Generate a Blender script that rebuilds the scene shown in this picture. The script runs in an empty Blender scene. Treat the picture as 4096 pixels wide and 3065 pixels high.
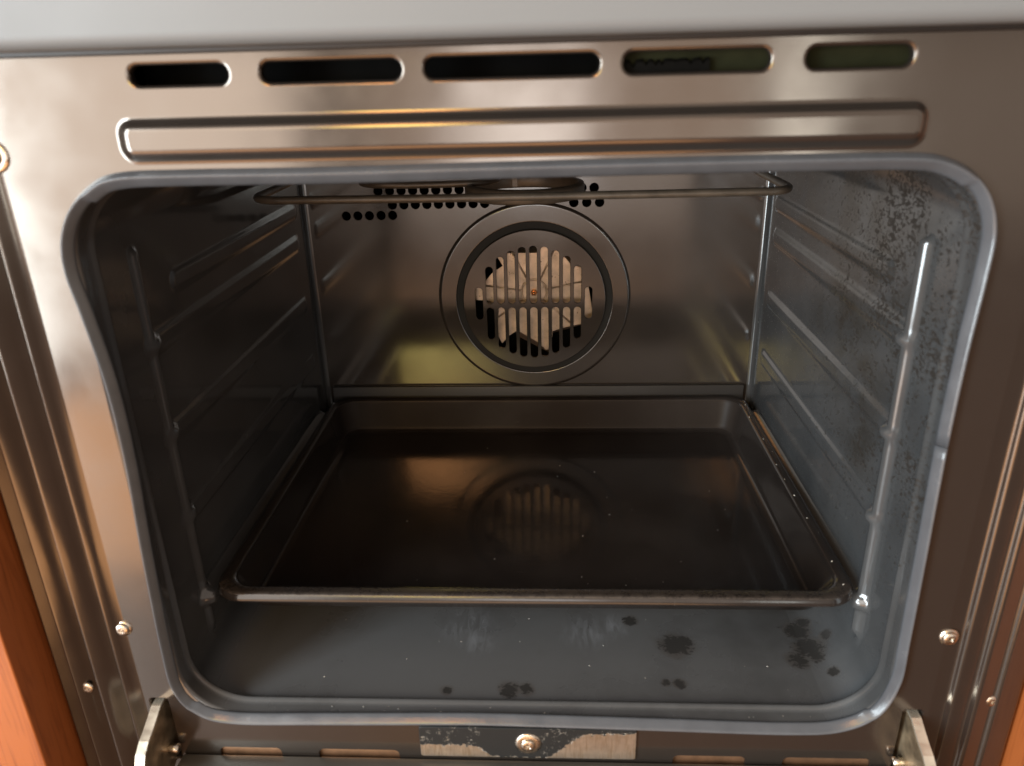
import bpy, bmesh, math, random
from mathutils import Vector, Matrix
from mathutils.geometry import delaunay_2d_cdt
random.seed(7)
sc = bpy.context.scene
C = sc.collection
PI = math.pi

# ------------------------------------------------------------------ camera
# x right, y into the oven, z up, metres; origin: fan axis on the front panel plane
CAM = Vector((0.017, -0.3693, 0.2162))
PITCH, YAW, ROLL = -0.391, -0.0557, -0.0272
fwd = Vector((math.sin(YAW)*math.cos(PITCH), math.cos(YAW)*math.cos(PITCH), math.sin(PITCH)))
r0 = Vector((math.cos(YAW), -math.sin(YAW), 0)); u0 = r0.cross(fwd)
rgt = math.cos(ROLL)*r0 + math.sin(ROLL)*u0
upv = -math.sin(ROLL)*r0 + math.cos(ROLL)*u0
cd = bpy.data.cameras.new('camera'); cam = bpy.data.objects.new('camera', cd); C.objects.link(cam)
M = Matrix.Identity(4)
for i in range(3):
    M[i][0], M[i][1], M[i][2], M[i][3] = rgt[i], upv[i], -fwd[i], CAM[i]
cam.matrix_world = M
cd.sensor_width = 36.0; cd.lens = 771.46/1024*36.0
cd.clip_start = 0.01; cd.clip_end = 60
cd.dof.use_dof = True; cd.dof.focus_distance = 0.70; cd.dof.aperture_fstop = 8.5
sc.camera = cam

# ------------------------------------------------------------------ world, lamps, exposure
w = bpy.data.worlds.new('World'); sc.world = w; w.use_nodes = True
bg = w.node_tree.nodes['Background']
bg.inputs[0].default_value = (1.0, 0.82, 0.69, 1); bg.inputs[1].default_value = 0.50

def area(name, loc, target, sx, sy, power, col):
    d = bpy.data.lights.new(name, 'AREA'); d.shape = 'RECTANGLE'; d.size = sx; d.size_y = sy
    d.energy = power; d.color = col
    o = bpy.data.objects.new(name, d); C.objects.link(o); o.location = loc
    dirv = Vector(target) - Vector(loc)
    o.rotation_euler = dirv.to_track_quat('-Z', 'Y').to_euler()
    return o
area('window_light', (-1.74, -1.54, 0.34), (0, 0, 0.05), 0.64, 2.2, 80, (0.83, 0.94, 1.0))
area('left_fill_light', (-1.18, -2.03, 0.30), (0, 0, 0.05), 0.85, 2.0, 16, (1.0, 0.90, 0.81))  # broad lamp added to lift the cream reflection left on the panel
area('room_fill_light', (0.05, -2.75, 0.25), (0, 0, 0.1), 1.5, 1.7, 5.2, (1.0, 0.76, 0.60))  # unseen soft lamp added for brown wall bounce in the reflections
area('mid_patch_light', (-0.08, -2.3, 0.02), (0, 0, 0.1), 0.42, 0.55, 2.6, (0.95, 0.97, 1.0))  # added lamp, makes the white patch reflected mid-panel
area('right_patch_light', (0.80, -2.2, 0.05), (0, 0, 0.1), 0.14, 0.6, 1.2, (0.97, 1.0, 0.95))  # narrow added lamp for the white streak reflected at the right
area('sunlit_floor_light', (-0.50, -1.20, -0.62), (-0.50, -1.20, 1.0), 1.7, 0.85, 8.5, (1.0, 0.52, 0.22))
area('yellow_wall_light', (-0.48, -2.2, 0.74), (-0.3, 0, 0.1), 0.40, 0.42, 4.6, (1.0, 0.78, 0.20))
area('orange_wall_light', (-0.50, -2.2, 1.26), (-0.3, 0, 0.1), 0.36, 0.44, 5.5, (1.0, 0.42, 0.14))

sc.view_settings.view_transform = 'Standard'; sc.view_settings.look = 'None'
sc.view_settings.gamma = 1; sc.view_settings.exposure = 0.36; sc.view_settings.use_curve_mapping = False
sc.cycles.use_denoising = True
sc.cycles.max_bounces = 10; sc.cycles.glossy_bounces = 8; sc.cycles.diffuse_bounces = 4
sc.cycles.caustics_reflective = True; sc.cycles.sample_clamp_indirect = 6

# ------------------------------------------------------------------ materials
def nodes_of(m): return m.node_tree.nodes, m.node_tree.links
def mat(name, col, rough=0.4, metal=0.0, ior=1.5, coat=0.0, rvar=0.0, rscale=20, bump=0.0, bscale=60, cvar=0.0, cscale=15, coatrough=0.05):
    m = bpy.data.materials.new(name); m.use_nodes = True
    N, L = nodes_of(m); b = N['Principled BSDF']
    b.inputs['Base Color'].default_value = (*col, 1); b.inputs['Roughness'].default_value = rough
    b.inputs['Metallic'].default_value = metal; b.inputs['IOR'].default_value = ior
    b.inputs['Coat Weight'].default_value = coat; b.inputs['Coat Roughness'].default_value = coatrough
    tc = N.new('ShaderNodeTexCoord')
    if rvar:
        n = N.new('ShaderNodeTexNoise'); n.inputs['Scale'].default_value = rscale; n.inputs['Detail'].default_value = 6
        L.new(tc.outputs['Object'], n.inputs['Vector'])
        mr = N.new('ShaderNodeMapRange'); mr.inputs[1].default_value = .3; mr.inputs[2].default_value = .7
        mr.inputs[3].default_value = max(0.02, rough-rvar); mr.inputs[4].default_value = rough+rvar
        L.new(n.outputs['Fac'], mr.inputs[0]); L.new(mr.outputs[0], b.inputs['Roughness'])
    if cvar:
        n = N.new('ShaderNodeTexNoise'); n.inputs['Scale'].default_value = cscale; n.inputs['Detail'].default_value = 8
        L.new(tc.outputs['Object'], n.inputs['Vector'])
        mr = N.new('ShaderNodeMapRange'); mr.inputs[1].default_value = .3; mr.inputs[2].default_value = .7
        mr.inputs[3].default_value = 1-cvar; mr.inputs[4].default_value = 1+cvar
        L.new(n.outputs['Fac'], mr.inputs[0])
        vm = N.new('ShaderNodeVectorMath'); vm.operation = 'SCALE'; vm.inputs[0].default_value = col
        L.new(mr.outputs[0], vm.inputs['Scale']); L.new(vm.outputs[0], b.inputs['Base Color'])
    if bump:
        n = N.new('ShaderNodeTexNoise'); n.inputs['Scale'].default_value = bscale; n.inputs['Detail'].default_value = 3
        L.new(tc.outputs['Object'], n.inputs['Vector'])
        bp = N.new('ShaderNodeBump'); bp.inputs['Strength'].default_value = bump; bp.inputs['Distance'].default_value = 0.001
        L.new(n.outputs['Fac'], bp.inputs['Height']); L.new(bp.outputs[0], b.inputs['Normal'])
    return m

def mix_in(m, col, fac_socket, rough=None):
    """lay a second colour (and roughness) over a material where fac is 1"""
    N, L = nodes_of(m); b = N['Principled BSDF']
    mx = N.new('ShaderNodeMix'); mx.data_type = 'RGBA'
    if b.inputs['Base Color'].is_linked: L.new(b.inputs['Base Color'].links[0].from_socket, mx.inputs[6])
    else: mx.inputs[6].default_value = b.inputs['Base Color'].default_value
    if isinstance(col, tuple): mx.inputs[7].default_value = (*col, 1)
    else: L.new(col, mx.inputs[7])
    L.new(fac_socket, mx.inputs[0]); L.new(mx.outputs[2], b.inputs['Base Color'])
    if rough is not None:
        mr = N.new('ShaderNodeMix'); mr.data_type = 'FLOAT'
        if b.inputs['Roughness'].is_linked: L.new(b.inputs['Roughness'].links[0].from_socket, mr.inputs[2])
        else: mr.inputs[2].default_value = b.inputs['Roughness'].default_value
        mr.inputs[3].default_value = rough
        L.new(fac_socket, mr.inputs[0]); L.new(mr.outputs[0], b.inputs['Roughness'])
def math_node(m, op, a, b=None, c=None, clamp=False):
    N, L = nodes_of(m); n = N.new('ShaderNodeMath'); n.operation = op; n.use_clamp = clamp
    for i, v in enumerate((a, b, c)):
        if v is None: continue
        if isinstance(v, (int, float)): n.inputs[i].default_value = v
        else: L.new(v, n.inputs[i])
    return n.outputs[0]
def noise(m, scale, detail=4, rough=.55, stretch=None, dist=0.0):
    N, L = nodes_of(m); tc = N.new('ShaderNodeTexCoord'); n = N.new('ShaderNodeTexNoise')
    n.inputs['Scale'].default_value = scale; n.inputs['Detail'].default_value = detail; n.inputs['Roughness'].default_value = rough
    n.inputs['Distortion'].default_value = dist
    if stretch:
        mp = N.new('ShaderNodeMapping'); mp.inputs['Scale'].default_value = stretch
        L.new(tc.outputs['Object'], mp.inputs[0]); L.new(mp.outputs[0], n.inputs['Vector'])
    else: L.new(tc.outputs['Object'], n.inputs['Vector'])
    return n.outputs['Fac']
def axis(m, i):
    N, L = nodes_of(m); tc = N.new('ShaderNodeTexCoord'); s = N.new('ShaderNodeSeparateXYZ')
    L.new(tc.outputs['Object'], s.inputs[0]); return s.outputs[i]
def ramp(m, v, a, b, c0=0.0, c1=1.0):
    N, L = nodes_of(m); n = N.new('ShaderNodeMapRange'); n.interpolation_type = 'SMOOTHSTEP'
    for i, k in enumerate((a, b, c0, c1)): n.inputs[i+1].default_value = k
    L.new(v, n.inputs[0]); return n.outputs[0]
def spots(m, pts):
    """soft islands around given points: pts (x, y, z, radius)"""
    N, L = nodes_of(m); tc = N.new('ShaderNodeTexCoord'); out = None
    for x, y, z, r in pts:
        d = N.new('ShaderNodeVectorMath'); d.operation = 'DISTANCE'; d.inputs[1].default_value = (x, y, z)
        L.new(tc.outputs['Object'], d.inputs[0])
        v = ramp(m, d.outputs['Value'], r, 0)
        out = v if out is None else math_node(m, 'MAXIMUM', out, v)
    return out

steel = mat('panel_enamel', (0.020, 0.017, 0.015), 0.155, ior=2.1, rvar=.04, rscale=40, bump=.045, bscale=6)
steel.node_tree.nodes['Principled BSDF'].inputs['Specular Tint'].default_value = (1.0, 0.87, 0.76, 1)
rubber = mat('gasket_silicone', (0.076, 0.082, 0.092), 0.22, ior=1.5, bump=.08, bscale=400, cvar=.10, cscale=60, rvar=.06, rscale=60)
enamel = mat('cavity_enamel', (0.050, 0.0495, 0.0495), 0.11, ior=1.75, rvar=.03, rscale=30, bump=.03, bscale=120, cvar=.2, cscale=20)
backm = mat('back_wall_enamel', (0.032, 0.026, 0.022), 0.13, ior=2.0, rvar=.07, rscale=9, bump=.05, bscale=30, cvar=.25, cscale=14)
traym = mat('tray_enamel', (0.0145, 0.0115, 0.0102), 0.10, ior=1.55, rvar=.04, rscale=18, bump=.04, bscale=200)
dark = mat('inner_dark_metal', (0.004, 0.0038, 0.0035), 0.7, ior=1.12, cvar=.3, cscale=30)
ctrl = mat('control_panel_satin', (0.165, 0.175, 0.182), 0.5, metal=.0, bump=.05, bscale=700, rvar=.05)
bandm = mat('painted_dark_band', (0.016, 0.014, 0.013), 0.45)  # for dark strips that paint in shade and a dark reflection
ringm = mat('groove_black', (0.004, 0.0035, 0.003), 0.75)
louvm = mat('louvre_orange_sheen', (0.55, 0.33, 0.20), 0.32, metal=.9, cvar=.2, cscale=120)  # metal plate, orange tint paints in the reflection of the floor
wood = mat('cabinet_wood', (0.34, 0.098, 0.026), 0.35, ior=1.5)
zinc = mat('hinge_zinc', (0.80, 0.74, 0.62), 0.36, metal=.75, rvar=.12, rscale=120, cvar=.2, cscale=90, bump=.2, bscale=200)
cheekm = mat('hinge_cheek', (0.42, 0.33, 0.22), 0.4, metal=.8, rvar=.12, rscale=120, cvar=.35, cscale=110, bump=.2, bscale=200)
screwm = mat('screw_steel', (0.62, 0.56, 0.48), 0.25, metal=1.0, rvar=.1, rscale=300, bump=.2, bscale=500)
fanm = mat('fan_plate', (0.58, 0.43, 0.31), 0.40, metal=.6, rvar=.08, rscale=80, cvar=.28, cscale=75)

bladem = mat('fan_blade', (0.34, 0.22, 0.15), 0.45, metal=.5, cvar=.25, cscale=90)
copper = mat('fan_nut_copper', (0.75, 0.33, 0.12), 0.2, metal=1.0)
elem = mat('element_sheath', (0.085, 0.068, 0.05), 0.42, metal=.2, ior=1.6, cvar=.3, cscale=60, bump=.2, bscale=300)
doorm = mat('door_edge', (0.10, 0.095, 0.085), 0.35, metal=.4, cvar=.2)
greenm = mat('duct_plate', (0.017, 0.018, 0.009), 0.7, ior=1.12, cvar=.3, cscale=60)
crumbm = mat('crumb', (0.75, 0.72, 0.66), 0.7)
charm = mat('char', (0.010, 0.008, 0.007), 0.8, bump=.6, bscale=900)

mix_in(fanm, (0.10, 0.05, 0.025), ramp(fanm, noise(fanm, 420, 3, .6), .66, .72), .6)
# wood grain
N, L = nodes_of(wood)
mix_in(wood, (0.20, 0.050, 0.013), ramp(wood, noise(wood, 30, 6, .6, (6, 6, .35), 1.5), .45, .75))
# spatter on the right wall: many small brown-black flecks and brown smears
E_ = enamel
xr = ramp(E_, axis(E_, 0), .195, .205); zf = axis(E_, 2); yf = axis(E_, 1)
n1 = noise(E_, 430, 3, .6, (1, .8, 1.25)); n3 = noise(E_, 190, 4, .7, (1, .7, 1.3)); n2 = noise(E_, 24, 6, .7, None, .6)
zone = math_node(E_, 'MULTIPLY', ramp(E_, zf, -.13, .03), ramp(E_, yf, .27, .09))
zone = math_node(E_, 'MULTIPLY', zone, ramp(E_, n2, .32, .62))
fl = math_node(E_, 'MAXIMUM', ramp(E_, math_node(E_, 'ADD', n1, math_node(E_, 'MULTIPLY', zone, .15)), .655, .72), ramp(E_, math_node(E_, 'ADD', n3, math_node(E_, 'MULTIPLY', zone, .15)), .67, .73))
pil = ramp(E_, math_node(E_, 'ABSOLUTE', math_node(E_, 'SUBTRACT', yf, .0550)), .0035, .0065)
fl = math_node(E_, 'MULTIPLY', math_node(E_, 'MULTIPLY', fl, xr), pil)
gr = math_node(E_, 'MULTIPLY', spots(E_, [(.219, .12, .012, .07), (.219, .10, -.022, .04), (.219, .10, .10, .08), (.219, .17, .14, .13), (.219, .16, .05, .09), (.219, .26, .12, .10)]), ramp(E_, noise(E_, 30, 4, .6), .32, .66))
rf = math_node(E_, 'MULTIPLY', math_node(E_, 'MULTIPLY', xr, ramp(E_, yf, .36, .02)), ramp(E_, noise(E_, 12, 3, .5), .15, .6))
mix_in(E_, (0.100, 0.120, 0.135), math_node(E_, 'MULTIPLY', rf, .16), .12)  # thin film, its bluish lift also paints window light onto the right wall
mix_in(E_, (0.024, 0.019, 0.013), math_node(E_, 'MULTIPLY', gr, .75), .22)
mix_in(E_, (0.017, 0.012, 0.008), math_node(E_, 'MULTIPLY', fl, .88), .6)
# dull film and burnt stains on the cavity floor
flr = ramp(E_, zf, -.150, -.167)
film = math_node(E_, 'MULTIPLY', flr, ramp(E_, noise(E_, 9, 5, .6), .15, .6))
mix_in(E_, (0.128, 0.134, 0.140), math_node(E_, 'MULTIPLY', film, .8), .34)
sm_ = math_node(E_, 'MULTIPLY', spots(E_, [(-.045, .090, -.169, .030), (-.038, .075, -.169, .022), (.042, .085, -.169, .026), (.060, .092, -.169, .02)]), ramp(E_, noise(E_, 90, 5, .7, (2.2, .5, 1), .8), .35, .75))
mix_in(E_, (0.26, 0.28, 0.31), math_node(E_, 'MULTIPLY', math_node(E_, 'MULTIPLY', sm_, flr), .55), .4)
sp = spots(E_, [(.104, .072, -.168, .020), (.110, .076, -.168, .012), (.200, .096, -.168, .010), (.193, .088, -.168, .016), (.196, .070, -.168, .019), (.186, .059, -.168, .013), (.199, .062, -.167, .010),
     (-.0125, .0275, -.168, .013), (-.001, .0285, -.168, .010), (-.054, .026, -.168, .007), (.101, .035, -.168, .008), (.092, .036, -.168, .006), (.210, .078, -.163, .008), (.074, .098, -.168, .010), (.205, .045, -.166, .007)])
st = ramp(E_, math_node(E_, 'ADD', math_node(E_, 'MULTIPLY', sp, .33), math_node(E_, 'ADD', math_node(E_, 'MULTIPLY', noise(E_, 85, 6, .75, (1, 1.8, 1), 2.5), .75), math_node(E_, 'MULTIPLY', noise(E_, 500, 3, .7), .25))), .655, .70)
halo = math_node(E_, 'MULTIPLY', ramp(E_, math_node(E_, 'ADD', sp, noise(E_, 70, 4, .6)), .55, 1.15), flr)
mix_in(E_, (0.060, 0.050, 0.042), math_node(E_, 'MULTIPLY', halo, .55), .5)
mix_in(E_, (0.008, 0.007, 0.006), math_node(E_, 'MULTIPLY', st, flr), .8)
# greasy matt film on the tray flange front
fm = math_node(traym, 'MULTIPLY', ramp(traym, axis(traym, 1), .060, .054), ramp(traym, noise(traym, 140, 6, .75), .35, .62))
fm = math_node(traym, 'MULTIPLY', fm, ramp(traym, axis(traym, 2), -.1047, -.1038))
mix_in(traym, (0.045, 0.034, 0.026), fm, .5)
wl_ = math_node(traym, 'MULTIPLY', ramp(traym, axis(traym, 2), -.1350, -.1310), ramp(traym, axis(traym, 2), -.1040, -.1065))
wl_ = math_node(traym, 'MULTIPLY', wl_, ramp(traym, axis(traym, 1), .30, .34))
mix_in(traym, (0.022, 0.016, 0.013), wl_, .62)
N, L = nodes_of(traym); L.new(math_node(traym, 'SUBTRACT', .5, math_node(traym, 'MULTIPLY', wl_, .38)), N['Principled BSDF'].inputs['Specular IOR Level'])
# wipe haze and hairline scratches on the tray bottom
hz = math_node(traym, 'MULTIPLY', ramp(traym, noise(traym, 7, 5, .6), .38, .72), .55)
mix_in(traym, (0.042, 0.035, 0.031), hz, .27)
sc1 = ramp(traym, noise(traym, 60, 2, .5, (26, 1.2, 1), .4), .735, .76); sc2 = ramp(traym, noise(traym, 50, 2, .5, (1.5, 30, 1), .5), .745, .77)
mix_in(traym, (0.07, 0.06, 0.055), math_node(traym, 'MULTIPLY', math_node(traym, 'MAXIMUM', sc1, sc2), .45), .4)
# worn lock plate: black paint flaking off bare steel
plate = mat('plate_worn_paint', (0.62, 0.56, 0.48), 0.30, metal=.9, cvar=.15, cscale=200)
px = axis(plate, 0); pz = axis(plate, 2)
jag = math_node(plate, 'MULTIPLY', math_node(plate, 'SUBTRACT', noise(plate, 210, 5, .75), .5), .011)
edge = math_node(plate, 'ADD', math_node(plate, 'MULTIPLY', ramp(plate, px, -.020, -.036), .0098), -.1970)
edge = math_node(plate, 'ADD', math_node(plate, 'ADD', edge, math_node(plate, 'MULTIPLY', ramp(plate, px, .008, .042), .0210)), jag)
pnt = ramp(plate, math_node(plate, 'SUBTRACT', pz, edge), -.0003, .0003)
chips = ramp(plate, noise(plate, 300, 5, .8), .57, .66)
chipz = math_node(plate, 'MAXIMUM', ramp(plate, px, -.028, -.040), math_node(plate, 'MULTIPLY', ramp(plate, px, .006, .014), .85))
pnt = math_node(plate, 'MULTIPLY', pnt, math_node(plate, 'SUBTRACT', 1, math_node(plate, 'MULTIPLY', chips, chipz)))
mix_in(plate, (0.46, 0.38, 0.28), ramp(plate, noise(plate, 700, 3, .6, (1, 1, .10)), .45, .70), .36)
mix_in(plate, (0.006, 0.008, 0.009), pnt, .55)
N, L = nodes_of(plate)
bpn = N.new('ShaderNodeBump'); bpn.inputs['Distance'].default_value = .0006; bpn.inputs['Strength'].default_value = .8; L.new(pnt, bpn.inputs['Height']); L.new(bpn.outputs[0], N['Principled BSDF'].inputs['Normal'])
mt = math_node(plate, 'MULTIPLY', math_node(plate, 'SUBTRACT', 1, pnt), .9); L.new(mt, N['Principled BSDF'].inputs['Metallic'])

# ------------------------------------------------------------------ mesh helpers
class MB:
    def __init__(s): s.v, s.f, s.s = [], [], []
    def add(s, vs, fs, smooth=True):
        k = len(s.v); s.v += [tuple(p) for p in vs]
        for f in fs: s.f.append(tuple(i+k for i in f)); s.s.append(smooth)
    def loft(s, loops, closed=True, smooth=True, cap0=False, cap1=False):
        n = len(loops[0]); vs = [p for l in loops for p in l]; fs = []
        for a in range(len(loops)-1):
            for i in range(n if closed else n-1):
                j = (i+1) % n
                fs.append((a*n+i, a*n+j, (a+1)*n+j, (a+1)*n+i))
        if cap0: fs.append(tuple(range(n))[::-1])
        if cap1: fs.append(tuple(range((len(loops)-1)*n, len(loops)*n)))
        s.add(vs, fs, smooth)
    def fill(s, outer, holes=()):
        polys = [[Vector(p) for p in outer]] + [[Vector(p) for p in h] for h in holes]
        flat = [p for l in polys for p in l]
        ext = [max(p[k] for p in polys[0]) - min(p[k] for p in polys[0]) for k in range(3)]
        ax = sorted(sorted(range(3), key=lambda k: -ext[k])[:2])
        to2 = lambda p: Vector((p[ax[0]], p[ax[1]]))
        ed, k = [], 0
        for l in polys:
            n = len(l); ed += [(k+i, k+(i+1) % n) for i in range(n)]; k += n
        vs, _, fs, ov, _, _ = delaunay_2d_cdt([to2(p) for p in flat], ed, [], 0, 1e-7)
        def inside(q, l):
            c = False; j = len(l)-1
            for i in range(len(l)):
                a, b_ = l[i], l[j]
                if (a[1] > q[1]) != (b_[1] > q[1]) and q[0] < (b_[0]-a[0])*(q[1]-a[1])/(b_[1]-a[1])+a[0]: c = not c
                j = i
            return c
        P2 = [[to2(p) for p in l] for l in polys]; BB = [(min(p[0] for p in l), max(p[0] for p in l), min(p[1] for p in l), max(p[1] for p in l)) for l in P2]
        keep = []
        for f in fs:
            q = (vs[f[0]]+vs[f[1]]+vs[f[2]])/3
            if not inside(q, P2[0]): continue
            if any(b_[0] < q[0] < b_[1] and b_[2] < q[1] < b_[3] and inside(q, l) for l, b_ in zip(P2[1:], BB[1:])): continue
            keep.append(tuple(ov[i][0] if ov[i] else min(range(len(flat)), key=lambda k: (to2(flat[k])-vs[i]).length) for i in f))
        s.add(flat, keep, False)
    def box(s, x0, x1, y0, y1, z0, z1, b=0.0):
        if b <= 0:
            vs = [(x, y, z) for x in (x0, x1) for y in (y0, y1) for z in (z0, z1)]
            s.add(vs, [(0,1,3,2), (4,6,7,5), (0,4,5,1), (2,3,7,6), (0,2,6,4), (1,5,7,3)], False); return
        L = []
        for z, o in ((z0, b), (z0+b*.3, b*.3), (z0+b, 0), (z1-b, 0), (z1-b*.3, b*.3), (z1, b)):
            L.append(rect_xy(x0+o, x1-o, y0+o, y1-o, max(b-o*.5, b*.4), z))
        s.loft(L, cap0=True, cap1=True)
    def obj(s, name, m, parent=None):
        me = bpy.data.meshes.new(name); me.from_pydata(s.v, [], s.f)
        me.polygons.foreach_set('use_smooth', s.s); me.validate()
        bm = bmesh.new(); bm.from_mesh(me); bmesh.ops.recalc_face_normals(bm, faces=bm.faces); bm.to_mesh(me); bm.free()
        me.materials.append(m); o = bpy.data.objects.new(name, me); C.objects.link(o)
        if parent: o.parent = parent
        return o

def arc_rect(x0, x1, z0, z1, r, nc=8, nx=1, nz=1):
    """closed outline of a rounded rectangle, fixed point count"""
    P = []
    def seg(a, b, n):
        for i in range(n): P.append((a[0]+(b[0]-a[0])*i/n, a[1]+(b[1]-a[1])*i/n))
    def arc(cx, cz, a0):
        for i in range(nc): 
            a = a0 + PI/2*i/nc; P.append((cx+r*math.cos(a), cz+r*math.sin(a)))
    seg((x0+r, z0), (x1-r, z0), nx); arc(x1-r, z0+r, -PI/2)
    seg((x1, z0+r), (x1, z1-r), nz); arc(x1-r, z1-r, 0)
    seg((x1-r, z1), (x0+r, z1), nx); arc(x0+r, z1-r, PI/2)
    seg((x0, z1-r), (x0, z0+r), nz); arc(x0+r, z0+r, PI)
    return P
def rect_xz(x0, x1, z0, z1, r, y, **k): return [(a, y, b) for a, b in arc_rect(x0, x1, z0, z1, r, **k)]
def rect_xy(x0, x1, y0, y1, r, z, **k): return [(a, b, z) for a, b in arc_rect(x0, x1, y0, y1, r, **k)]
def circ(cx, cz, r, y, n=64): return [(cx+r*math.cos(2*PI*i/n), y, cz+r*math.sin(2*PI*i/n)) for i in range(n)]
def tube(mb, pts, r, n=10, caps=True):
    pts = [Vector(p) for p in pts]; L = []; up = None
    for i, p in enumerate(pts):
        t = (pts[min(i+1, len(pts)-1)] - pts[max(i-1, 0)]).normalized()
        if up is None: up = t.orthogonal().normalized()
        up = (up - t*up.dot(t)).normalized(); s = t.cross(up)
        L.append([p + r*(math.cos(2*PI*k/n)*up + math.sin(2*PI*k/n)*s) for k in range(n)])
    mb.loft(L, cap0=caps, cap1=caps)
def catmull(P, n, closed=False):
    out = []; m = len(P)
    rng = range(m if closed else m-1)
    for i in rng:
        g = lambda k: Vector(P[k % m]) if closed else Vector(P[min(max(k, 0), m-1)])
        a, b, c, d = g(i-1), g(i), g(i+1), g(i+2)
        for j in range(n):
            t = j/n
            out.append(.5*((2*b) + (c-a)*t + (2*a-5*b+4*c-d)*t*t + (3*b-a-3*c+d)*t**3))
    if not closed: out.append(Vector(P[-1]))
    return out
def empty(name, loc):
    o = bpy.data.objects.new(name, None); C.objects.link(o); o.location = loc; o.empty_display_size = .05; return o
def tag(o, label, cat, group=None, kind=None):
    o['label'] = label; o['category'] = cat
    if group: o['group'] = group
    if kind: o['kind'] = kind
    return o

oven = tag(empty('oven', (0, 0, 0)), 'open built-in oven with dark enamel cavity and grey rubber door seal', 'oven')

D = 0.376                     # back wall
# ------------------------------------------------------------------ kitchen floor the oven stands over (seen in reflections)
floorm = mat('floor_wood', (0.15, 0.065, 0.028), 0.35)
mix_in(floorm, (0.09, 0.035, 0.014), ramp(floorm, noise(floorm, 6, 6, .6, (.4, 5, 5), 1.2), .4, .7))
b = MB(); b.add([(-3, -4, -.63), (3, -4, -.63), (3, .6, -.63), (-3, .6, -.63)], [(0, 1, 2, 3)], False)
fl_ = b.obj('floor', floorm); fl_['kind'] = 'structure'; fl_['label'] = 'brown wooden kitchen floor in front of the oven'

# ------------------------------------------------------------------ oven body (hidden box that closes the casing)
b = MB()
X, Y0, Y1, Z0, Z1 = .2972, .028, .46, -.24, .32
b.add([(-X,Y0,Z0),(X,Y0,Z0),(X,Y1,Z0),(-X,Y1,Z0),(-X,Y0,Z1),(X,Y0,Z1),(X,Y1,Z1),(-X,Y1,Z1)],
      [(0,1,2,3),(4,7,6,5),(1,5,6,2),(0,3,7,4),(3,2,6,7)], False)
b.obj('casing', dark, oven)

# ------------------------------------------------------------------ front panel with slots, raised strip and folded sides
b = MB()
SX = .2455
ZB, ZT = -.230, .2262
OPEN = dict(x0=-.2190, x1=.2190, z0=-.1668, z1=.1690, r=.038)
holes = []
def opening(o, y, nc=12, nx=1, nz=1):
    return rect_xz(OPEN['x0']-o, OPEN['x1']+o, OPEN['z0']-o, OPEN['z1']+o, OPEN['r']+o, y, nc=nc, nx=nx, nz=nz)
holes.append(opening(.003, 0))
slots = [(-.1740,-.1287), (-.1132,-.0496), (-.0388,.0388), (.0496,.1132), (.1287,.1740)]
def rim(mb, ring, prof):
    mb.loft([ring(o, y) for o, y in prof])
SLOTP = [(.0018,0),(.0012,.0001),(.0006,.0004),(.0001,.0010),(0,.0018),(0,.0045)]
for x0, x1 in slots:
    ring = lambda o, y, x0=x0, x1=x1: rect_xz(x0-o, x1+o, .2115-o, .2201+o, .0042+o, y, nc=6)
    holes.append(ring(SLOTP[0][0], 0)); rim(b, ring, SLOTP)
# raised strip
ST = [(0,0),(-.0008,-.0001),(-.0018,-.0005),(-.0027,-.0012),(-.0035,-.0021),(-.0043,-.0029),(-.0052,-.0035),(-.0062,-.0038),(-.0072,-.0039)]
sring = lambda o, y: rect_xz(-.1858-o, .1858+o, .1767-o, .1986+o, .0085+o, y, nc=8)
holes.append(sring(0, 0)); rim(b, sring, ST); b.fill(sring(ST[-1][0], ST[-1][1]))
# hinge slots
for s in (-1, 1):
    xa, xb = sorted((s*.2305, s*.2420))
    ring = lambda o, y, xa=xa, xb=xb: rect_xz(xa-o, xb+o, -.205-o, -.154+o, .002+o, y, nc=4)
    holes.append(ring(.001, 0)); rim(b, ring, [(.001,0),(.0003,.0003),(0,.001),(0,.006)])
louvres = []
# low louvre slots
for x0, x1 in ((-.2034,-.1618),(-.1372,-.0836),(.0930,.1392),(.1622,.2172)):
    ring = lambda o, y, x0=x0, x1=x1: rect_xz(x0-o, x1+o, -.2060-o, -.1946+o, .004+o, y, nc=5)
    holes.append(ring(0, 0)); rim(b, ring, [(0,0),(-.0003,.0003),(-.0004,.0010),(-.0004,.0045)])
    lv = MB(); lv.fill([(x, .0012+(z+.206)*.17, z) for x, y, z in ring(.0012, 0)]); lv.loft([[(x, .0012+(z+.206)*.17+d, z) for x, y, z in ring(.0012, 0)] for d in (0, .0012)]); louvres.append(lv)
b.fill([(-SX,0,ZB),(SX,0,ZB),(SX,0,ZT),(-SX,0,ZT)], holes)
PROF = [(.2455,0),(.2466,-.0003),(.2500,-.0030),(.2522,-.0049),(.2530,-.0053),(.2536,-.0051),(.2541,-.0042),(.2547,.0012),(.2556,.0048),(.2565,.0055),(.2576,.0051),
        (.2630,.0000),(.2684,-.0052),(.2693,-.0056),(.2700,-.0053),(.2706,-.0040),(.2712,.0010),(.2721,.0045),(.2733,.0050),(.2744,.0046),(.2795,.0000),(.2840,-.0041),(.2850,-.0045),
        (.2858,-.0043),(.2864,-.0030),(.2870,.0000),(.2880,.0030),(.2892,.0034),(.2955,-.0016),(.2964,-.0015),(.2971,.0006),(.2975,.005),(.2975,.030)]
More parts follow.
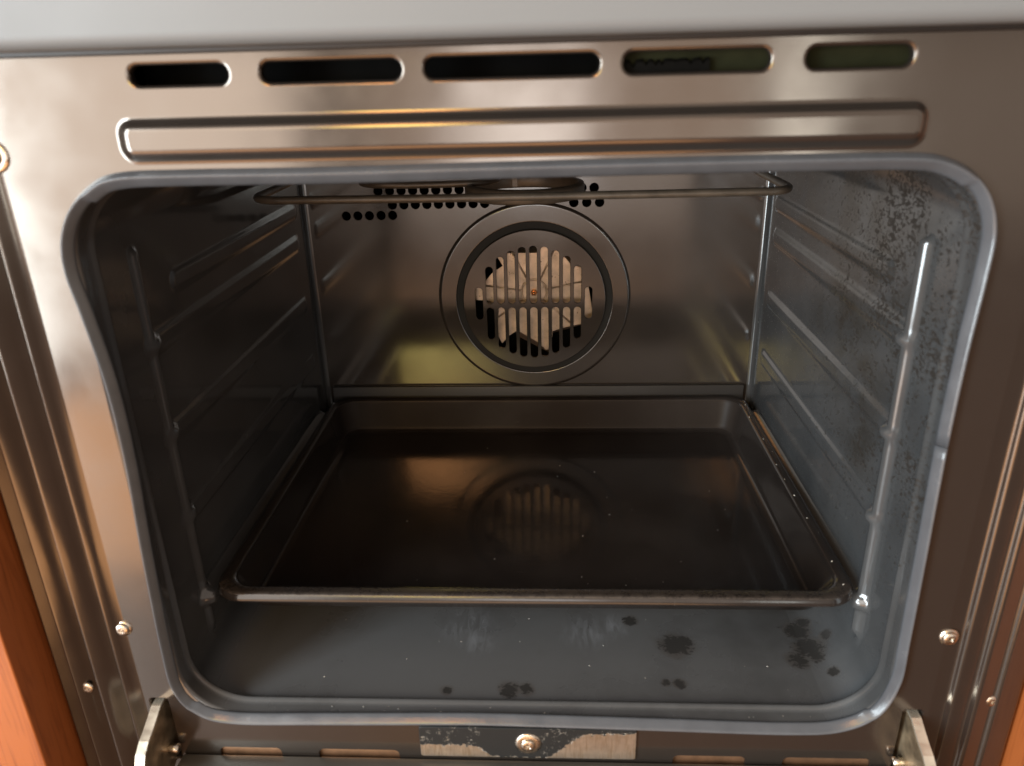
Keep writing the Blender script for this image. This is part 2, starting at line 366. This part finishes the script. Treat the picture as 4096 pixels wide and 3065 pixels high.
PROF_R = [(.2455,0),(.2530,.0012),(.2545,.0013),(.2553,.0009),(.2560,-.0002),(.2567,-.0013),(.2576,-.0017),(.2590,-.0016),(.2660,-.0004),(.2672,-.0003),(.2680,-.0007),(.2687,-.0018),
        (.2694,-.0028),(.2703,-.0031),(.2718,-.0030),(.2790,-.0016),(.2800,-.0015),(.2807,-.0019),(.2813,-.0027),(.2822,-.0031),(.2836,-.0030),(.2940,-.0010),(.2955,-.0006),(.2966,.0004),(.2972,.002),(.2975,.006),(.2975,.030)]
zs = [ZB + (ZT-ZB)*i/24 for i in range(25)]
for s, pr in ((-1, PROF), (1, PROF_R)):
    b.loft([[(s*x, y, z) for x, y in pr] for z in zs], closed=False)
b.obj('front_panel', steel, oven)
for lv in louvres: lv.obj('louvre_plate', louvm, oven)

# plates seen through the cooling slots
b = MB(); b.box(-.18, .045, .026, .0268, .200, .226); b.obj('duct_plate', dark, oven)
b = MB(); b.box(.050, .18, .0075, .0083, .205, .226); b.obj('duct_plate', greenm, oven)
b = MB()
pts = [(.0500 + i*.0014, .2158 + .0003*i/28 + random.choice((0, 0, 0, -.0004, -.0016, -.0025, .0003))) for i in range(28)]
b.add([(x, .0045, .2105) for x, z in pts] + [(x, .0045+.0004*random.random(), z) for x, z in pts], [(i, i+1, 29+i, 28+i) for i in range(27)])
b.add([(x, .0045, z) for x, z in pts] + [(x, .0070, z+.0012) for x, z in pts], [(i, i+1, 29+i, 28+i) for i in range(27)])
b.obj('torn_bracket', dark, oven)

# ------------------------------------------------------------------ control panel above
b = MB()
CP = [(-.030,.34),(-.030,.2325),(-.0298,.2308),(-.0290,.2290),(-.0276,.2276),(-.0258,.2268),(-.024,.2266),(-.006,.2266),(-.006,.34)]
b.loft([[(x, y, z) for y, z in CP] for x in (-.2985, -.15, 0, .15, .2985)], closed=False)
cp = b.obj('control_panel', ctrl, oven)
b = MB(); b.box(-.2975, .2975, -.0055, -.0008, .2246, .2262+.02, .0006); b.obj('gap_shade_strip', bandm, oven)  # dark strip painting the shade in the gap under the control panel

# ------------------------------------------------------------------ door seal (gasket), slack between its corner hooks
G_out = [(-.0094,-.1698),(.0763,-.1715),(.1625,-.1732),(.1958,-.1695),(.2161,-.1555),(.2246,-.1306),(.2248,-.0993),(.2239,-.0413),(.2226,.0277),
         (.2230,.0791),(.2243,.1167),(.2240,.1388),(.2188,.1545),(.2095,.1655),(.1965,.1722),(.1821,.1747),(.1452,.1752),(.0828,.1751),(-.0008,.1746),(-.0893,.1738),
         (-.156,.1740),(-.1901,.1730),(-.2053,.1668),(-.2172,.1560),(-.2244,.1414),(-.2262,.1250),(-.2237,.1056),(-.2205,.0776),(-.2191,.0509),
         (-.2196,.0141),(-.2221,-.0284),(-.2241,-.0708),(-.2255,-.1128),(-.2247,-.1420),(-.2150,-.1615),(-.1914,-.1718),(-.1305,-.1716),(-.0500,-.1698)]
path = [Vector((x, 0, z)) for x, z in G_out]
cur = catmull(path, 8, True); n = len(cur)
# start the ring at the joint on the right flank
k0 = min(range(n), key=lambda i: (cur[i]-Vector((.2226, 0, .0277))).length); cur = cur[k0:]+cur[:k0]
SEC = [(-.0004,.0000),(.0000,-.0006),(.0007,-.0022),(.0014,-.0036),(.0019,-.0043),(.0024,-.0045),(.0031,-.0043),(.0042,-.0034),(.0060,-.0019),(.0074,-.0006),(.0080,.0004),(.0076,.0012),(.0046,.0012),(.0000,.0004)]
L = []
for i, p in enumerate(cur):
    t = (cur[(i+1) % n] - cur[i-1]).normalized(); nrm = Vector((-t.z, 0, t.x))   # towards the centre
    if nrm.dot(-p) < 0: nrm = -nrm
    k = .74
    if p.z > .165 or p.z < -.160: k = .95
    L.append([p + nrm*(o*k) + Vector((0, y, 0)) for o, y in SEC])
first = L[0]
L.append([Vector(q)+Vector((0, .0002, -.0007)) for q in first])
b = MB(); b.loft(L, closed=True, cap0=True, cap1=True); b.obj('door_gasket', rubber, oven)

# ------------------------------------------------------------------ cavity liner: front lip, side walls with pressed rails, floor, roof
WX, WZ0, WZ1, WR = .2220, -.1690, .1705, .030
b = MB()
lip = [(.003,0),(.0015,.0003),(.0004,.0012),(0,.0030),(.0002,.0090),(.0000,.0105),(-.0006,.0118),(-.0014,.0132),(-.0016,.0142),(-.0012,.0152)]
b.loft([opening(o, y, nc=12, nx=24, nz=24) for o, y in lip] + [rect_xz(-WX+.0004, WX-.0004, WZ0+.0004, WZ1-.0004, WR+.004, .0164, nc=12, nx=24, nz=24), rect_xz(-WX, WX, WZ0, WZ1, WR, .0185, nc=12, nx=24, nz=24)])
b.obj('cavity_lip', enamel, oven)

LV = [.0655, .0065, -.0525, -.1155]
YP = .0555
def sm(t): 
    t = max(0, min(1, t)); return t*t*(3-2*t)
def seg_d(y, z, a, c):
    dy, dz = c[0]-a[0], c[1]-a[1]; t = max(0, min(1, ((y-a[0])*dy+(z-a[1])*dz)/(dy*dy+dz*dz)))
    return math.hypot(y-a[0]-dy*t, z-a[1]-dz*t)
def emboss(y, z, kp=1.0, kr=1.0):
    h = 0
    for lv in LV:
        h = max(h, (.0019*kr if lv > -.1 else .0085)*sm(2.0-2.0*seg_d(y, z, (YP, lv), (.341, lv))/.0085))
        h = max(h, .0080*kp*sm(1.2-1.2*math.hypot((y-YP-.003)/1.1, (z-lv)/1.0)/.0085))
    h = max(h, .0018*kr*sm(2.0-2.0*seg_d(y, z, (.10, .0950), (.346, .0950))/.0080))
    h = max(h, .0054*kp*sm(1.5-1.5*seg_d(y, z, (YP, -.140), (YP, .121))/.0048))
    return h
ys = [.0185 + i*.0019 for i in range(185)]; ys[-1] = D-.0045
FIL = [(D-.0045+.0045*math.sin(a*PI/16), .0045*(1-math.cos(a*PI/16))) for a in range(1, 9)]
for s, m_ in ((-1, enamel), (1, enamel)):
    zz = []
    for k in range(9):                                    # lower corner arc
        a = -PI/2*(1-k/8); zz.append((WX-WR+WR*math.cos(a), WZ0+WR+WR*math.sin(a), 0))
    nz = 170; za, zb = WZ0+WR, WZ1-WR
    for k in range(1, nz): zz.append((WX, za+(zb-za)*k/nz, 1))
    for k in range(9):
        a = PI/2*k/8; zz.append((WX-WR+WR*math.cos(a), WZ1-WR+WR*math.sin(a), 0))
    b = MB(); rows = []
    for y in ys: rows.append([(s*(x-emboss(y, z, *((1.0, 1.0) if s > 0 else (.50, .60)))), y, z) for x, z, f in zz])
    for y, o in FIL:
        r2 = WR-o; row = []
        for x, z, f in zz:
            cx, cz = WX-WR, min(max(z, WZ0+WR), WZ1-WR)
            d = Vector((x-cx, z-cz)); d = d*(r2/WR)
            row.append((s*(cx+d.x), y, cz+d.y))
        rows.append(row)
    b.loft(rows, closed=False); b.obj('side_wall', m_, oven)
for z0, sgn, nm, m_ in ((WZ0, 1, 'cavity_floor', enamel), (WZ1, -1, 'cavity_roof', enamel)):
    b = MB(); xs = [-(WX-WR) + 2*(WX-WR)*i/12 for i in range(13)]
    rows = [[(x, y, z0) for x in xs] for y in (.0185, .1, .2, .3, D-.0045)] + [[(x, y, z0+sgn*o) for x in xs] for y, o in FIL]
    b.loft(rows, closed=False); b.obj(nm, m_, oven)

# ------------------------------------------------------------------ back panel with vent holes and the fan cover
b = MB()
bx0 = WX-.0045+.0002
outer = rect_xz(-bx0, bx0, WZ0+.0045, WZ1-.0045, WR-.0045, D, nc=8)
hl = []
row = [(-.1811+i*.01133, .0846) for i in range(5)] + [(-.1352+i*.01115, .0945) for i in range(9)] + [(.0390, .0938), (.0512, .0937), (.0634, .0936)]
row += [(-.1480+i*.01115, .1078) for i in range(9)] + [(.0465, .1074), (.0580, .1073)]
rings = []
for x, z in row:
    hl.append(circ(x, z, .0046, D, 20)); rings.append((x, z))
    b.loft([circ(x, z, .0046, D, 20), circ(x, z, .0044, D+.0002, 20), circ(x, z, .0041, D+.0008, 20), circ(x, z, .0040, D+.0014, 20), circ(x, z, .0040, D+.003, 20)])
hl.append(circ(0, 0, .0957, D, 96))
b.fill(outer, hl)
back = b.obj('back_panel', backm, oven)
b = MB()
RG = [(.0957,D,0),(.0953,D-.0003,0),(.0945,D-.0011,0),(.0938,D-.0017,0),(.0931,D-.0020,0),(.0924,D-.0021,0),(.0921,D-.0021,0),(.0788,D-.0021,-.001),(.0784,D-.0021,-.001),(.0778,D-.0020,-.001),(.0775,D-.0012,-.001),(.0774,D+.0030,-.001)]
b.loft([circ(0, z, r, y, 96) for r, y, z in RG])
cy_ = D-.0042; zc = -.0040; hs = [.0163,.0374,.0471,.0528,.0565,.0575,.0565,.0528,.0471,.0374,.0163]
sl = []
for i, h in enumerate(hs):
    xc = (i-5)*.01088 - .0005
    pcs = [(zc-h, zc+h)] if i in (0, 10) else [(zc-h, zc-.0042), (zc-.0003, zc+h)]
    for z0, z1 in pcs:
        ring = lambda o, y, xc=xc, z0=z0, z1=z1: rect_xz(xc-.0036-o, xc+.0036+o, z0-o, z1+o, .0035+o, y, nc=5)
        sl.append(ring(.0004, cy_)); b.loft([ring(.0004, cy_), ring(.0001, cy_+.0002), ring(0, cy_+.0006), ring(0, cy_+.0022)])
b.fill(circ(0, -.0015, .0702, cy_, 96), sl)
b.loft([circ(0, -.0015, r, y, 96) for r, y in ((.0702,cy_),(.0707,cy_+.0002),(.0710,cy_+.0008),(.0711,D+.0030))])
fc = b.obj('fan_cover', backm, back)
b = MB(); b.loft([circ(0, -.0012, r, D-.0004, 96) for r in (.0776, .0765, .0720, .0709)]); b.obj('groove_ring', ringm, fc)
b = MB(); b.box(-.2140, .2140, D-.0052, D-.0004, -.1600, -.0930, .0009); b.obj('back_skirt', bandm, back)  # ledge over the ring's foot, black also paints the tray rim's dark reflection
b = MB(); b.box(-.12, .12, D+.040, D+.041, -.12, .12); b.obj('fan_housing', dark, oven)

# the fan wheel behind the grille
cx0, cy0, K = 843, 872, 1.28e-4
poly = [(640,490),(868,490),(872,425),(1045,425),(1075,520),(1135,590),(1225,612),(1260,700),(1300,960),(1330,1060),(1215,1070),(1075,1100),(985,1130),(975,1275),(930,1290),(870,1225),
        (700,1120),(640,1160),(575,1230),(540,1150),(560,900),(470,868),(380,862),(360,760),(450,720),(520,640),(600,590),(560,520),(600,470)]
fan = MB(); yF = D+.011
pl = [((u-cx0)*K, (cy0-v)*K-.0055) for u, v in poly]
fan.fill([(x, yF, z) for x, z in pl]); fan.fill([(x, yF+.0012, z) for x, z in pl])
fan.loft([[(x, yF, z) for x, z in pl], [(x, yF+.0012, z) for x, z in pl]], smooth=False)
for a in range(5):                                           # blades folded back at the tips
    p0, p1 = pl[[0, 5, 9, 14, 22][a]], pl[[1, 6, 10, 15, 23][a]]
    fan.add([(p0[0], yF, p0[1]), (p1[0], yF, p1[1]), (p1[0]*1.05, yF+.018, p1[1]*1.05), (p0[0]*1.05, yF+.018, p0[1]*1.05)], [(0,1,2,3)], False)
fo = fan.obj('fan_wheel', fanm, oven)
fz = lambda u, v, y: ((u-cx0)*K, y, (cy0-v)*K-.0055)
for q in (((690,1120),(975,1275),(960,1350),(700,1200)), ((985,1128),(1225,1062),(1235,1105),(990,1175)), ((470,868),(560,905),(560,985),(480,960)), ((1075,520),(1140,590),(1190,560),(1120,490))):
    b = MB(); P4 = [fz(*q[0], yF+.0015), fz(*q[1], yF+.0015), fz(*q[2], yF+.012), fz(*q[3], yF+.012)]
    b.loft([P4, [(x, y+.001, z) for x, y, z in P4]], smooth=False, cap0=True, cap1=True); b.obj('blade', bladem, fo)
b = MB()
ringp = [(.0128*math.cos(2*PI*i/40)-.0003, yF-.0002, .0128*math.sin(2*PI*i/40)+.0035) for i in range(41)]
tube(b, ringp, .0011, 8, False)
for a in (65, 118, 172, 12, 215, 318):
    a = math.radians(a); tube(b, [(.0128*math.cos(a), yF-.0002, .0035+.0128*math.sin(a)), (.050*math.cos(a), yF-.0002, .0035+.050*math.sin(a))], .0010, 6)
b.obj('pressed_rib', fanm, fo)
b = MB(); b.loft([circ(-.0005, .0035, r, y, 6) for r, y in ((.0034,yF),(.0034,yF-.0032),(.0026,yF-.0040))], smooth=False, cap1=True)
b.loft([circ(-.0005, .0035, r, y, 14) for r, y in ((.0019,yF-.0040),(.0019,yF-.0062),(.0012,yF-.0072),(.0002,yF-.0075))], cap1=True)
b.obj('nut', copper, fo)

# ------------------------------------------------------------------ top heating element
b = MB()
ZE = .1280
def uloop(x0, x1, yf, yb, r, z):
    P = [(x0, yb, z), (x0, (yf+yb)/2, z), (x0, yf+r, z)]
    P += [(x0+r-r*math.cos(a*PI/16), yf+r-r*math.sin(a*PI/16), z) for a in range(1, 8)]
    P += [(x0+r, yf, z), (x0+(x1-x0)*.35, yf, z-.0006), (x0+(x1-x0)*.65, yf, z-.0004), (x1-r, yf, z)]
    P += [(x1-r+r*math.sin(a*PI/16), yf+r-r*math.cos(a*PI/16), z) for a in range(1, 8)]
    P += [(x1, yf+r, z), (x1, (yf+yb)/2, z), (x1, yb, z)]
    return P
tube(b, uloop(-.206, .192, .200, D+.004, .022, ZE), .0030, 12)
tube(b, uloop(-.150, -.030, .300, D+.004, .026, ZE-.004), .0030, 12)
el = b.obj('heating_element', elem, oven)
b = MB()                                                     # round deflector ring hung in front of the back wall
b.loft([[(-.0055+r*math.cos(2*PI*i/48), .312+r*math.sin(2*PI*i/48), z) for i in range(48)] for r, z in ((.0470,.1230),(.0510,.1222),(.0518,.1200),(.0516,.1125),(.0505,.1110),(.0480,.1110),(.0470,.1125),(.0465,.1222),(.0470,.1230))])
for i in range(3):
    a = 2*PI*i/3+.4; x, y = -.0055+.049*math.cos(a), .312+.049*math.sin(a); b.box(x-.002, x+.002, y-.002, y+.002, .126, WZ1)
b.obj('roof_ring', elem, oven)

# ------------------------------------------------------------------ baking tray
b = MB()
TX0, TX1, TY0, TY1 = -.2125, .2145, .0400, .3700
def tl(o, z, r): return rect_xy(TX0+o, TX1-o, TY0+o+max(0, o-.0075)*1.6, TY1-o, max(r-o*.45, .006), z, nc=9, nx=20, nz=16)
T = [(.0030,-.1096),(.0008,-.1096),(.0001,-.1090),(0,-.1080),(.0003,-.1066),(.0012,-.1040),(.0018,-.1034),(.0034,-.1031),(.0040,-.1031),(.0068,-.1034),(.0080,-.1038),(.0092,-.1050),(.0100,-.1072),(.0103,-.1082),(.0128,-.1190),(.0150,-.1290),(.0154,-.1304),(.0166,-.1332),(.0190,-.1350),(.0220,-.1357),(.0230,-.1358)]
b.loft([tl(o, z, .022) for o, z in T]); b.fill(tl(.0230, -.1358, .022))
U = [(.0030,-.1096),(.0075,-.1070),(.0086,-.1085),(.0140,-.1310),(.0180,-.1366),(.0230,-.1372)]
b.loft([tl(o, z, .022) for o, z in U]); b.fill(tl(.0230, -.1372, .022))
tray = b.obj('baking_tray', traym)
tag(tray, 'shallow black enamelled baking tray on the lowest rails inside the oven', 'baking tray')

# ------------------------------------------------------------------ screws
def screw(name, x, y, z, r, m_, washer=0.0, parent=oven, tilt=0.0):
    b = MB(); L = []
    if washer: 
        for rr_, yy in ((washer, 0), (washer*.98, -.0005), (washer*.85, -.0010), (washer*.72, -.0013), (r*1.02, -.0013)): L.append(circ(x, z, rr_, y+yy, 24))
        b.loft(L); y -= .0012
    b.loft([circ(x, z, q*r, y-h, 24) for q, h in ((1,0),(1,.0006),(.95,.0011),(.80,.0015),(.55,.0017))])
    star = [(.50 if k % 2 else .20) for k in range(8)]
    cross = []
    for k in range(4):
        a = k*PI/2+.35+tilt
        for da, q in ((-.22,.48),(.22,.48),(PI/4,.17)): cross.append((x+r*q*math.cos(a+da), z+r*q*math.sin(a+da)))
    b.fill(circ(x, z, .55*r, y-.0017, 24), [[(p, y-.0017, q) for p, q in cross]])
    b.loft([[(p, y-.0017, q) for p, q in cross], [(x+(p-x)*.6, y-.0008, z+(q-z)*.6) for p, q in cross]], smooth=False, cap1=True)
    return b.obj(name, m_, parent)
for s in (-1, 1):
    screw('screw', s*.2467, 0, -.0975, .0042, screwm, .0056, tilt=.3*s)
    screw('screw', s*.2800, -.0008, -.1443, .0040, screwm, 0, tilt=.8*s)
    screw('screw', s*.2480, 0, .1820, .0048, screwm, .0080, tilt=.1*s)

# ------------------------------------------------------------------ latch plate under the seal
b = MB()
b.loft([rect_xz(-.0692+o, .0692-o, -.1975+o, -.1725-o, .0015, y, nc=3) for o, y in ((0,-.0002),(0,-.0012),(.0004,-.0016))]); b.fill(rect_xz(-.0688, .0688, -.1971, -.1729, .0015, -.0016, nc=3))
lp = b.obj('latch_plate', plate, oven); lp['label'] = 'latch plate with black paint flaking off bare steel'
sc_ = screw('screw', .0005, -.0016, -.1850, .0046, screwm, .0085, parent=lp, tilt=.5)

# ------------------------------------------------------------------ hinge arms through the slots
def hinge(s):
    t = .0026
    root = empty('hinge_arm', (s*.2375, 0, -.17)); root.parent = oven
    def strip(name, prof, x0, x1, th):
        b = MB(); top = prof; L = []
        n_ = []
        for i, (y, z) in enumerate(prof):
            a, c = prof[max(i-1, 0)], prof[min(i+1, len(prof)-1)]
            d = Vector((c[0]-a[0], c[1]-a[1])).normalized(); n_.append((-d.y, d.x))
        for (y, z), (ny, nz_) in zip(prof, n_):
            q = [(x0, y, z), (x0+.0006*(1 if x1 > x0 else -1), y+ny*th*.4, z+nz_*th*.4), (x1-.0006*(1 if x1 > x0 else -1), y+ny*th*.4, z+nz_*th*.4), (x1, y, z), (x1, y-ny*th, z-nz_*th), (x0, y-ny*th, z-nz_*th)]
            L.append([(X_-s*.2375, Y_, Z_+.17) for X_, Y_, Z_ in q])
        b.loft(L, smooth=False, cap0=True, cap1=True); return b.obj(name, zinc, root)
    spine = [(.008,-.163),(.004,-.1585),(-.002,-.1590),(-.008,-.1622),(-.0150,-.1655),(-.0215,-.1680),(-.0275,-.1720),(-.0315,-.1790),(-.0335,-.1880),(-.0345,-.200),(-.034,-.212)]
    strip('spine', spine, s*.2345, s*.2405, .0016)
    for xs_ in (s*.2345, s*.2392):
        b = MB(); x0, x1 = xs_, xs_+s*.0013
        side = [(y, z-.001) for y, z in spine] + [(-.010,-.212),(.004,-.205),(.010,-.196),(.008,-.180)]
        P = [[(x-s*.2375, y, z+.17) for y, z in side] for x in (x0, x1)]
        b.loft(P, smooth=False); b.fill(P[0]); b.fill(P[1]); b.obj('cheek', cheekm, root)
    b = MB(); L = []
    for x, r in ((.0015,.0001),(.0015,.0030),(-.0062,.0030),(-.0068,.0020),(-.0068,.0001)):
        L.append([(s*(x-.0030), -.004+r*math.cos(2*PI*i/16), -.022+r*math.sin(2*PI*i/16)) for i in range(16)])
    b.loft(L); b.obj('rivet', screwm, root)
hinge(-1); hinge(1)

# ------------------------------------------------------------------ rail below the opening (the door is off its hinges)
b = MB(); b.box(-.2285, .2285, -.0120, -.0006, -.2350, -.2003, .0012); b.obj('lower_rail', doorm, oven)

# ------------------------------------------------------------------ wooden cabinet on both sides
for s, lab in ((-1, 'reddish brown wooden cabinet side left of the oven'), (1, 'orange wooden cabinet side lit by the window right of the oven')):
    b = MB(); xa, xb = sorted((s*.2990, s*.3450)); b.box(xa, xb, -.0300, .05, -.62, .40, .0012)
    o = b.obj('cabinet_side', wood); tag(o, lab, 'cabinet', 'wooden cabinet sides')

# ------------------------------------------------------------------ crumbs and dust
b = MB()
def crumb(x, y, z, s_):
    a = random.random()*PI; c, d = math.cos(a)*s_, math.sin(a)*s_; e = s_*random.uniform(.3, .8)
    b.add([(x-c, y-d, z), (x+d*.4, y-c*.4, z), (x+c, y+d, z), (x-d*.4, y+c*.4, z), (x, y, z+e)], [(0,1,4),(1,2,4),(2,3,4),(3,0,4)], False)
for i in range(22): crumb(random.uniform(-.16, .17), random.uniform(.08, .33), -.1357, random.uniform(.0003, .0008))
for i in range(14): crumb(random.uniform(-.17, .18), random.uniform(.025, .10), -.1689, random.uniform(.0003, .0007))
for i in range(12): crumb(TX1-random.uniform(.004, .008), .06+i*.026+random.uniform(-.006, .006), -.1033, random.uniform(.0005, .0010))
for i in range(16): crumb(random.uniform(-.17, .18), random.uniform(.004, .010), -.1667, random.uniform(.0003, .0006))
tag(b.obj('crumbs', crumbm), 'tiny pale crumbs scattered over the tray and cavity floor', 'crumbs', kind='stuff')
